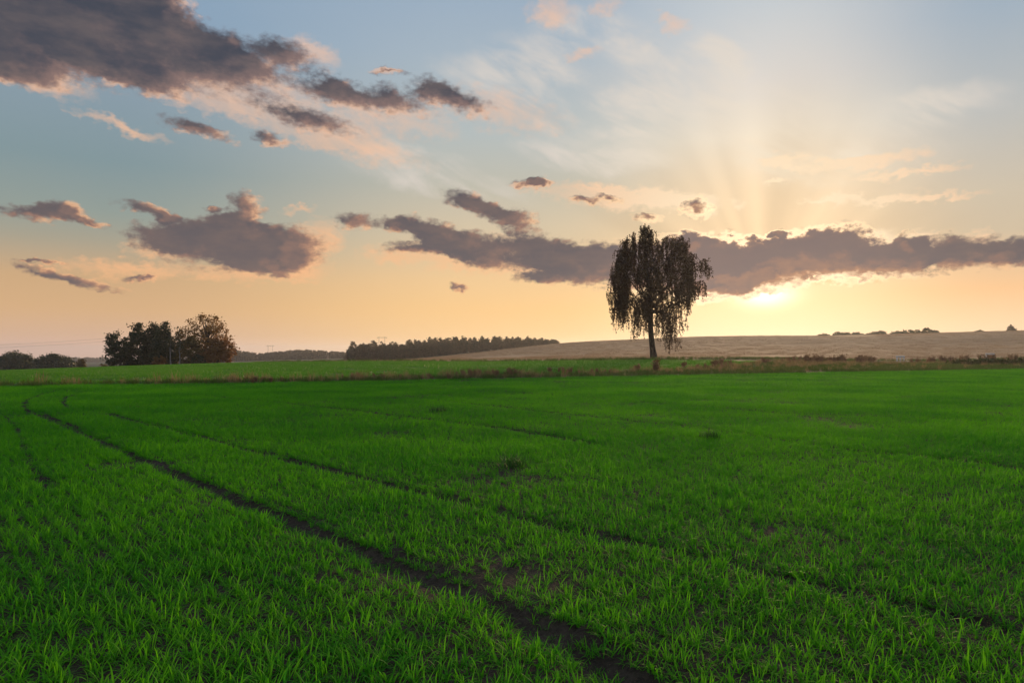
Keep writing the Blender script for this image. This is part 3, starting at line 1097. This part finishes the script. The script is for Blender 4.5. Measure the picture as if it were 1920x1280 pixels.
# ---- the weeping birch by the road
def build_birch():
    r = np.random.default_rng(77)
    Yb = 95.0
    k = Yb / FPX
    x0, z0 = (1226 - 960) / FPX * Yb, zat((1226 - 960) / FPX * Yb, Yb)
    L = lambda px, py, dy=0.0: np.array([(px - 1226) * k, dy, (672 - py) * k])
    wood, leaf, twig = MB(), MB(), MB()
    tr_px = [(1227, 676), (1226, 668), (1224, 652), (1221.5, 630), (1220, 608), (1221, 580), (1222, 556), (1217, 530), (1214, 495), (1212, 460), (1210, 430)]
    T = np.array([L(*p) for p in tr_px])
    T[:, 1] += np.linspace(0, 0.4, len(T))
    wood.tube(T, [0.72, 0.52, 0.41, 0.38, 0.36, 0.31, 0.26, 0.20, 0.14, 0.08, 0.03], 12)

    def trunk_at(z):
        return np.array([np.interp(z, T[:, 2], T[:, 0]), np.interp(z, T[:, 2], T[:, 1]), z])
    top_x = [1149, 1153, 1156, 1160, 1168, 1174, 1184, 1195, 1203, 1215, 1226, 1232, 1240, 1248, 1262, 1275, 1284, 1290, 1297, 1303]
    top_y = [575, 500, 484, 480, 458, 446, 438, 433, 422, 420, 428, 442, 450, 440, 444, 440, 446, 472, 486, 506]
    bot_x = [1148, 1156, 1163, 1170, 1180, 1190, 1205, 1215, 1230, 1245, 1254, 1268, 1274, 1280, 1288, 1294, 1303]
    bot_y = [590, 604, 626, 610, 618, 638, 636, 626, 632, 636, 668, 664, 636, 596, 585, 556, 548]
    limbs = []
    # main limbs: from the trunk at py0 to a tip
    for py0, px1, py1, dy in ((600, 1165, 545, 1.5), (592, 1185, 560, -2.0), (585, 1262, 570, 2.0), (578, 1250, 590, -2.4), (572, 1290, 520, -1.0),
                              (566, 1160, 500, -1.6), (560, 1180, 480, 2.6), (556, 1296, 495, 1.4), (550, 1270, 462, -1.8), (545, 1250, 470, 3.0),
                              (540, 1164, 470, 0.6), (530, 1182, 446, -1.0), (525, 1276, 446, 0.6), (518, 1240, 452, -3.0), (510, 1196, 440, 2.0),
                              (500, 1252, 444, 1.4), (490, 1200, 428, -1.2), (480, 1224, 432, 1.2), (470, 1204, 424, 0.3), (560, 1215, 500, -4.2),
                              (555, 1225, 505, 4.4), (588, 1205, 555, 4.0), (590, 1232, 560, -4.0), (548, 1328, 486, 0.3), (575, 1318, 528, -0.8),
                              (605, 1255, 612, 1.8), (602, 1196, 590, -1.0)):
        tip = L(px1, py1, dy)
        s = trunk_at((672 - py0) * k)
        mid = (s + tip) / 2 + np.array([(tip[0] - s[0]) * 0.08, 0, -0.10 * abs(tip[0] - s[0])]) + r.normal(0, 0.15, 3)
        q = np.linspace(0, 1, 10)[:, None]
        path = s * (1 - q) ** 2 + 2 * mid * q * (1 - q) + tip * q ** 2
        path[1:-1] += r.normal(0, 0.05, (8, 3))
        wood.tube(path, 0.135 * (1 - 0.84 * q[:, 0]), 6)
        limbs.append(path)
    allp = np.concatenate(limbs + [T[6:]])

    def strand(p, ln, dens=1.0, arch=None):
        n = max(4, int(ln / 0.3))
        f = np.linspace(0, 1, n)
        drift = r.normal(0, 0.10, 2) * ln * 0.5
        a = r.uniform(0, 2 * np.pi) if arch is None else arch
        out = r.uniform(0.1, 0.5)
        x = p[0] + out * math.cos(a) * (1 - (1 - f) ** 3) + drift[0] * f
        y = p[1] + out * math.sin(a) * (1 - (1 - f) ** 3) + drift[1] * f
        z = p[2] - ln * f + 0.18 * np.sin(np.minimum(f * 6, math.pi)) * 0.6
        path = np.stack([x, y, z], -1)
        twig.tube(path, 0.012 * (1 - 0.7 * f) + 0.003, 3)
        m = int(ln * 15 * dens)
        ff = r.uniform(0.03, 1, m)
        C = np.stack([np.interp(ff, f, path[:, i]) for i in range(3)], -1) + r.normal(0, 0.075, (m, 3))
        leaf.leaves(C, 0.125, r, 0.62, 1.7)

    # tresses: bundles of hanging twigs, each carried by an arching twig from the nearest limb
    cent, tries = [], 0
    while len(cent) < 225 and tries < 20000:
        tries += 1
        px = r.uniform(1150, 1302)
        ty, by = np.interp(px, top_x, top_y), np.interp(px, bot_x, bot_y)
        py = ty + (by - ty) * r.random() ** 0.92 * 0.88
        half = 5.6 * math.sqrt(max(0.05, 1 - ((px - 1224) / 86) ** 2)) * np.interp(py, [420, 470, 560, 640], [0.3, 0.8, 1.0, 0.65])
        dy = r.uniform(-1, 1) * half
        c = L(px + r.normal(0, 2.5), py, dy)
        if any(np.linalg.norm((c - o[0]) * (1, 1, 0.5)) < 0.62 for o in cent):
            continue
        cent.append((c, px, py, by))
    # the outline itself: tresses right at the top and side edges
    for px, py in ((1203, 423), (1212, 420), (1222, 428), (1193, 434), (1182, 440), (1172, 452), (1166, 462), (1157, 484), (1154, 500), (1153, 530), (1150, 556), (1149, 574),
                   (1248, 441), (1256, 447), (1266, 446), (1276, 441), (1283, 450), (1289, 474), (1296, 490), (1301, 510), (1242, 456), (1160, 560), (1165, 585), (1172, 575)):
        cent.append((L(px + r.normal(1, 2.0), py, r.normal(0, 1.2)), px, py, np.interp(px, bot_x, bot_y)))
    for c, px, py, by in cent:
        n = int(r.integers(5, 11)) if py < 560 else int(r.integers(4, 8))
        dist = np.linalg.norm(allp - c - np.array([0, 0, -0.3]), axis=1)
        s = allp[dist.argmin()]
        q = np.linspace(0, 1, 6)[:, None]
        mid = (s + c) / 2 + np.array([0, 0, 0.22 * np.linalg.norm(c - s)])
        wood.tube(s * (1 - q) ** 2 + 2 * mid * q * (1 - q) + c * q ** 2, 0.045 * (1 - 0.7 * q[:, 0]), 4)
        ln0 = min(r.uniform(1.3, 3.8), (by - py) * k)
        for _ in range(n):
            p = c + r.normal(0, 1, 3) * (0.27, 0.27, 0.22)
            strand(p, max(0.5, ln0 * r.uniform(0.45, 1.08)), np.interp(py, [430, 540, 600], [1.45, 1.2, 0.9]))
    # the outlying branch on the right
    for px, py, ln, n in ((1312, 498, 1.6, 6), (1318, 488, 2.0, 10), (1325, 487, 2.2, 10), (1330, 500, 1.7, 6), (1306, 528, 2.0, 8), (1313, 532, 2.2, 9), (1318, 526, 1.8, 7), (1292, 530, 2.4, 8), (1299, 540, 1.6, 5), (1290, 568, 1.6, 5)):
        for _ in range(n):
            strand(L(px + r.normal(0, 2.2), py + r.normal(0, 4), r.normal(0, 0.5)), ln * r.uniform(0.6, 1.05), 1.1)
    o = empty('birch_tree', (x0, Yb, z0 - 0.12), 'tall weeping birch standing alone against the setting sun', 'tree')
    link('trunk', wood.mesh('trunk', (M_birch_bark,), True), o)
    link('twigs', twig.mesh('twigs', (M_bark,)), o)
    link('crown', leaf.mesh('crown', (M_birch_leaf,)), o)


build_birch()

# ---- the tree group on the left
ovoid = lambda f: max(0.0, math.sin(math.pi * min(1, (f * 0.93 + 0.07)) ** 0.9)) ** 0.7
spire = lambda f: min(1.0, (1.02 - f) * 1.7) ** 0.8 * min(1.0, 0.75 + f)
column = lambda f: min(1.0, (1.03 - f) * 2.4) ** 0.8
dome = lambda f: math.sqrt(max(0.0, 1 - (max(0, f - 0.35) / 0.66) ** 2)) * min(1, 0.55 + f * 1.3)
r = np.random.default_rng(3)
K = 155 / FPX


def gtree(name, px, top, w, label, prof, mats, Y=155.0, **kw):
    x = (px - 960) / FPX * Y
    z = zat(x, Y)
    H = EYE + (HORIZON - top) / FPX * Y - z
    args = dict(base=0.05, n_tip=90, per=46, leaf=0.26, clump=0.75, trunk_r=0.2, limbs=30)
    args.update(kw)
    return place_tree(name, px, 0, Y, crown_tree(r, H, w * Y / FPX, prof, **args), label, 'tree' if 'tree' in name else 'bush', mats)


gtree('spreading_tree', 228, 620, 50, 'low spreading dark tree at the left end of the grove', dome, (M_bark, M_dark_leaf), n_tip=110, clump=0.7, per=52, lean=-0.8, depth=0.8)
gtree('dense_tree', 258, 602, 52, 'first tall dense dark green tree of the grove from the left', spire, (M_bark, M_dark_leaf), Y=157, n_tip=170, per=60)
gtree('dense_tree', 285, 603, 34, 'middle of three tall dense dark green trees in the grove', column, (M_bark, M_dark_leaf), Y=158, n_tip=150, per=56)
gtree('dense_tree', 312, 601, 46, 'dense dark green tree with a spiky top beside the bare tree', spire, (M_bark, M_dark_leaf), n_tip=150, per=56)
gtree('thin_tree', 333, 608, 26, 'thin half bare tree in the gap of the grove', ovoid, (M_bark, M_dark_leaf), Y=158, base=0.2, n_tip=70, per=22, clump=0.45, leaf=0.2, limbs=34, trunk_r=0.14)
gtree('autumn_tree', 384, 587, 104, 'tall broad autumn tree with a lacy top at the right end of the grove', dome, (M_bark, M_gold_leaf), Y=158, base=0.2, n_tip=230, per=24, clump=0.8, leaf=0.26, limbs=110, trunk_r=0.30)
gtree('russet_tree', 408, 628, 58, 'rounded russet tree in front of the lacy autumn tree', dome, (M_bark, M_russet_leaf), Y=153, base=0.1, n_tip=110, per=44)
gtree('olive_tree', 358, 630, 50, 'yellowish olive tree below the lacy autumn tree', dome, (M_bark, M_olive_leaf), Y=151, base=0.12, n_tip=90, per=44)
gtree('golden_bush', 299, 664, 26, 'low golden brown bush at the foot of the grove', dome, (M_bark, M_gold_leaf), Y=149, n_tip=40, per=36, clump=0.4, leaf=0.2, trunk_r=0.08, limbs=14)
gtree('dark_bush', 372, 664, 28, 'low dark bush under the russet tree', dome, (M_bark, M_dark_leaf), Y=149, n_tip=40, per=36, clump=0.4, leaf=0.2, trunk_r=0.08, limbs=14)
for px, lab in ((321, 'pale slender trunk left of the pair in the grove'), (336, 'pale slender trunk right of the pair in the grove')):
    gtree('slender_tree', px, 630, 14, lab, ovoid, (M_pale_bark, M_dark_leaf), Y=148.5, base=0.62, n_tip=16, per=24, clump=0.4, leaf=0.2, limbs=12, trunk_r=0.14)

# trees beyond the crest at the far left
for px, top, w, lab, Y in ((28, 660, 66, 'rounded grey green thicket at the left edge of the picture', 300.0), (102, 664, 70, 'broad low dark thicket left of the small lone shrub', 300.0)):
    gtree('thicket_bush', px, top, w, lab, dome, (M_bark, M_dark_leaf), Y=Y, base=0.02, n_tip=240, per=46, clump=1.3, leaf=0.5)
gtree('lone_bush', 151, 671, 19, 'small upright brown shrub between the thicket and the grove', ovoid, (M_bark, M_olive_leaf), Y=230.0, base=0.05, n_tip=40, per=40, clump=0.6, leaf=0.35)
gtree('low_bush', 198, 682, 34, 'low brownish scrub beside the grove', dome, (M_bark, M_olive_leaf), Y=225.0, base=0.02, n_tip=40, per=30, clump=0.5, leaf=0.35)

# ---- the wood on the shoulder of the hill: every tree on its own
protos = []
for i in range(7):
    prof = (ovoid, spire, column, dome, spire, ovoid, column)[i]
    wd, cr = crown_tree(r, 11.0, (5.2, 4.6, 4.6, 6.0, 4.0, 4.8, 5.4)[i], prof, base=0.12, n_tip=60, per=26, leaf=0.5, clump=0.8, trunk_r=0.18, limbs=12)
    wd.F = [f for f in wd.F]
    me = MB()
    nb = 0
    V = np.concatenate(wd.V + cr.V)
    Fw = np.concatenate(wd.F)
    Fc = np.concatenate(cr.F) + wd.k
    m = mesh_arrays('wood_tree', V, np.concatenate([Fw, Fc]), (M_bark, M_pine_leaf))
    m.polygons.foreach_set('material_index', np.concatenate([np.zeros(len(Fw), np.int32), np.ones(len(Fc), np.int32)]))
    protos.append(m)

top_px = [655, 665, 690, 720, 760, 790, 830, 870, 930, 980, 1010, 1030, 1042]
top_py = [645, 638, 636, 639, 637, 632, 630, 630, 628, 629, 631, 633, 634]
wood_n = 0
for rowi, Y in enumerate((386.0, 396.0, 408.0, 424.0)):
    px = 657 + rowi * 3
    while px < 1046:
        if rowi == 0 and px > 1000 and r.random() < 0.35:
            px += 8
            continue
        x = (px - 960) / FPX * Y
        z = zat(x, Y)
        want = EYE + (HORIZON - np.interp(px, top_px, top_py)) / FPX * Y - z
        h = want * r.uniform(0.74, 1.06) * (0.9 if rowi < 1 else 1.0)
        h = max(h, 3.2)
        o = link('wood_tree', protos[int(r.integers(0, 7))])
        o.location = (x, Y + r.uniform(-4, 4), z - 0.3)
        s = h / 11.0
        o.scale = (max(s, 0.62) * r.uniform(0.85, 1.2),) * 2 + (s,)
        o.rotation_euler = (0, 0, r.uniform(0, 6.28))
        tag(o, 'dark tree of the close wood on the shoulder of the stubble hill', 'tree', 'trees of the wood beside the stubble hill')
        wood_n += 1
        px += r.uniform(9, 14)
print('wood trees', wood_n)


# ---- far woods reading as one mass
def far_wood(name, px0, px1, Y, depth, hh, n, label, seed, tops=None):
    q = np.random.default_rng(seed)
    mb = MB()
    for i in range(n):
        px = q.uniform(px0, px1)
        y = Y + q.uniform(0, depth)
        x = (px - 960) / FPX * y
        z = zat(x, y)
        if tops is not None:
            h = EYE + (HORIZON - np.interp(px, tops[0], tops[1])) / FPX * y - z
            h = max(h, 3) * q.uniform(0.8, 1.05)
        else:
            h = hh * q.uniform(0.75, 1.15)
        w = h * q.uniform(0.28, 0.45)
        m = 90
        f = q.random(m) ** 0.8
        a = q.uniform(0, 6.283, m)
        rr = w * np.sqrt(np.clip(1.05 - f ** 2, 0, 1)) * q.uniform(0.3, 1, m)
        C = np.stack([x + rr * np.cos(a), y + rr * np.sin(a), z + f * h], -1)
        mb.leaves(C, h * 0.15, q)
    return tag(link(name, mb.mesh(name, (M_pine_leaf,))), label, 'wood', kind='stuff')


far_wood('distant_wood', 395, 690, 760.0, 70.0, 11, 300, 'blue grey distant wood between the grove and the hill wood', 51,
         ([395, 430, 460, 490, 560, 600, 650, 690], [652, 655, 660, 663, 656, 658, 660, 660]))
far_wood('valley_wood', -120, 470, 1450.0, 260.0, 11, 330, 'hazy blue wooded ridge across the valley at the left', 52,
         ([-120, 60, 130, 210, 470], [672, 671, 670, 670, 668]))
far_wood('edge_scrub', 1385, 1460, 372.0, 6.0, 0.9, 26, 'faint low scrub on the skyline under the sun', 53)
far_wood('ridge_scrub', 1680, 1930, 373.0, 6.0, 0.8, 60, 'thin dark scrub along the ridge at the right', 54)

# bushes on the crest
for i, (px, top, w, lab) in enumerate(((1545, 626, 16, 'leftmost pale low bush on the stubble skyline'), (1572, 622, 18, 'low bush on the skyline right of the palest one'), (1584, 623, 20, 'wide flat bush on the skyline under the bright sky'),
                                       (1605, 623, 14, 'small bush midway on the hedge of the skyline'), (1622, 625, 22, 'lowest wide bush in the skyline hedge'), (1652, 619, 12, 'pointed bush on the skyline left of centre'),
                                       (1640, 622, 18, 'round bush left of the pointed one on the skyline'), (1684, 620, 22, 'round bush in the middle of the skyline hedge'), (1702, 618, 20, 'bush with a ragged top on the skyline'),
                                       (1720, 618, 22, 'broad dark bush near the right end of the skyline hedge'), (1737, 614, 14, 'tallest bush of the skyline hedge, at its right end'), (1752, 619, 12, 'last small bush of the skyline hedge'),
                                       (1837, 619, 12, 'small round bush alone on the ridge'))):
    gtree('crest_bush', px, top, w * 1.25, lab, dome, (M_bark, M_bramble), Y=368.0, base=0.03, n_tip=44, per=34, clump=0.6, leaf=0.4, trunk_r=0.06, limbs=8)['group'] = 'bushes along the stubble skyline'
gtree('pointed_shrub_tree', 1897, 608, 13, 'small dark pointed tree alone on the ridge near the right edge', spire, (M_bark, M_pine_leaf), Y=366.0, base=0.03, n_tip=60, per=40, clump=0.5, leaf=0.4, trunk_r=0.1)


# ------------------------------------------------------------------ weeds, brambles
def weed_mesh(q, h, n, leafn):
    mb = MB()
    for _ in range(n):
        a = q.uniform(0, 6.283)
        l = q.uniform(0.05, 0.35) * h
        hh = h * q.uniform(0.55, 1.0)
        f = np.linspace(0, 1, 5)
        path = np.stack([l * math.cos(a) * f ** 1.5 + q.normal(0, .02, 5), l * math.sin(a) * f ** 1.5 + q.normal(0, .02, 5), hh * f - 0.05], -1)
        mb.tube(path, 0.010 * (1 - 0.6 * f), 3)
        ff = q.uniform(0.3, 1, leafn)
        C = np.stack([np.interp(ff, f, path[:, i]) for i in range(3)], -1) + q.normal(0, 0.07 * h ** 0.5, (leafn, 3))
        mb.leaves(C, 0.075, q, 0.0, 1.8)
    return mb.mesh('dry_weed', (M_weed,))


def weed(px, Y, h, n, leafn, label, group=None, seed=0):
    q = np.random.default_rng(900 + seed)
    x = (px - 960) / FPX * Y
    o = link('dry_weed', weed_mesh(q, h, n, leafn))
    o.location = (x, Y, zat(x, Y))
    return tag(o, label, 'weed', group)


weed(1230, 44.0, 0.95, 16, 26, 'tall brown weed standing in front of the birch trunk')
weed(1195, 46.0, 0.55, 12, 20, 'short brown weed left of the tall one below the birch', seed=1)
wm = [weed_mesh(np.random.default_rng(950 + i), 1.0, 13, 24) for i in range(5)]
q = np.random.default_rng(66)
spots = []
for px0, px1, Y0, Y1, n, h0, h1 in ((1270, 1380, 47, 62, 14, 0.4, 0.8), (1420, 1500, 66, 80, 12, 0.5, 0.9), (1500, 1640, 72, 88, 40, 0.6, 1.15), (1700, 1800, 80, 92, 16, 0.5, 1.0),
                                    (1800, 1925, 84, 92, 18, 0.6, 1.2), (850, 990, 37.0, 40.0, 30, 0.26, 0.50), (440, 520, 30.0, 31.5, 8, 0.2, 0.34), (1010, 1180, 40, 44, 14, 0.25, 0.48), (640, 850, 33.5, 36, 20, 0.18, 0.36)):
    for _ in range(n):
        spots.append((q.uniform(px0, px1), q.uniform(Y0, Y1), q.uniform(h0, h1)))
for px, Y, h in spots:
    x = (px - 960) / FPX * Y
    o = link('dry_weed', wm[int(q.integers(0, 5))])
    o.location = (x, Y, zat(x, Y))
    o.rotation_euler = (0, 0, q.uniform(0, 6.28))
    o.scale = (h * q.uniform(0.9, 1.3), h * q.uniform(0.9, 1.3), h)
    if Y < 50:
        tag(o, 'brown withered weed among the dry grass of the balk', 'weed', 'withered weeds along the balk')
    else:
        tag(o, 'brown withered weed in the rough grass below the stubble hill', 'weed', 'withered weeds below the stubble hill')

# bramble mounds at the right edge
for i, (px, Y, w, h, lab) in enumerate(((1800, 66, 1.9, 0.75, 'leftmost dark green bramble mound at the field edge, right'), (1842, 68, 2.4, 0.95, 'larger bramble mound below the right white rail'),
                                        (1885, 67, 2.2, 0.85, 'bramble mound beside the picture edge'), (1935, 68, 2.6, 0.95, 'bramble mound cut by the right picture edge'))):
    x = (px - 960) / FPX * Y
    place_tree('bramble_bush', px, 0, Y, crown_tree(np.random.default_rng(70 + i), h * 0.72, w * 1.3, dome, base=0.05, n_tip=60, per=40, leaf=0.11, clump=0.26, trunk_r=0.03, limbs=20),
               lab, 'bush', (M_bark, M_bramble), 'bramble mounds at the field edge', sink=0.03)

# dark grass clumps in the near field
for i, (px, py, rad, lab) in enumerate(((957, 872, 0.20, 'dark dense grass clump in the middle of the near wheat'), (824, 771, 0.26, 'small dark grass clump farther off in the wheat'),
                                        (1330, 822, 0.14, 'faint dark tuft in the wheat below the birch'))):
    Y = EYE * FPX / (py - HORIZON)
    x = (px - 960) / FPX * Y
    mb = MB()
    blades(mb, np.random.default_rng(80 + i), (0, 0, -0.02), 150, 0.22, 0.008, 0.7, 1.4, 4, rad * 0.5)
    o = link('grass_clump', mb.mesh('grass_clump', (M_clump,), True))
    o.location = (x, Y, zat(x, Y))
    tag(o, lab, 'grass clump')


# ------------------------------------------------------------------ road rails, poles and wires
def rail(px, Y, w, h, lab, rz, nposts):
    x = (px - 960) / FPX * Y
    o = empty('guard_rail', (x, Y, zat(x, Y) - 0.05), lab, 'rail', 'white rails over the road culvert', rz)
    b = MB()
    b.box((0, 0, h), (w / 2, 0.09, 0.085))
    link('beam', b.mesh('beam', (M_white,)), o)
    b = MB()
    b.box((0, 0, 0), (0.055, 0.06, (h - 0.06) / 2))
    pm = b.mesh('post', (M_white,))
    for i in range(nposts):
        p = link('post', pm, o)
        p.location = (-w / 2 + 0.12 + (w - 0.24) * i / (nposts - 1), 0, (h - 0.06) / 2)
    return o


rail(1688, 90.0, 1.25, 0.88, 'white low rail on three posts beside the road, nearer the birch', R(12), 3)
rail(1856, 89.0, 1.20, 1.05, 'white low rail at the right, half sunk in brown weeds', R(6), 2)


def h_pole(px, top, Y, lab, hgt=13.0):
    x = (px - 960) / FPX * Y
    zt = EYE + (HORIZON - top) / FPX * Y
    zg = zat(x, Y)
    H = zt - zg
    o = empty('power_pole', (x, Y, zg), lab, 'pole')
    for s in (-1, 1):
        b = MB()
        b.tube([(s * 2.4, 0, -0.5), (s * 2.4, 0, H)], [0.15, 0.11], 8)
        link('post', b.mesh('post', (M_pole,), True), o)
    b = MB()
    b.box((0, 0, H - 0.7), (4.0, 0.12, 0.11))
    link('crossarm', b.mesh('crossarm', (M_pole,)), o)
    for xx in (-3.6, 0, 3.6):
        b = MB()
        b.tube([(xx, 0, H - 1.5), (xx, 0, H - 0.8)], [0.1, 0.1], 6)
        link('insulator', b.mesh('insulator', (M_wire,)), o)
    return o


h_pole(507, 647, 720.0, 'distant power pole of two posts above the far wood')
h_pole(716, 631, 560.0, 'faint twin power pole rising behind the hill wood')
mb_a, mb_b = at(-140, 650, 230.0), at(330, 622, 235.0)
for i, dz in enumerate((0.0, 0.9)):
    f = np.linspace(0, 1, 30)
    b = MB()
    path = np.stack([mb_a[0] + (mb_b[0] - mb_a[0]) * f, mb_a[1] + (mb_b[1] - mb_a[1]) * f + dz * 2, mb_a[2] + (mb_b[2] - mb_a[2]) * f - 4 * 1.0 * f * (1 - f) - dz], -1)
    b.tube(path, 0.02, 4)
    tag(link('power_wire', b.mesh('power_wire', (M_wire,))), ('upper thin overhead wire running left from the grove', 'lower thin overhead wire running left from the grove')[i], 'wire')

# ------------------------------------------------------------------ evening haze
HAZE = 0.00020
mv = bpy.data.materials.new('evening_air')
mv.use_nodes = True
mv.node_tree.nodes.clear()
t = NT(mv.node_tree)
pv = t.n('ShaderNodeVolumePrincipled')
pv.inputs['Color'].default_value = (0.80, 0.84, 0.92, 1)
pv.inputs['Density'].default_value = HAZE
pv.inputs['Anisotropy'].default_value = 0.55
ou = t.n('ShaderNodeOutputMaterial')
mv.node_tree.links.new(pv.outputs[0], ou.inputs['Volume'])
b = MB()
b.box((0, 1500, -25), (8200, 2150, 45.5))
tag(link('haze', b.mesh('haze', (mv,))), 'thin evening haze over the fields', 'haze', kind='stuff')
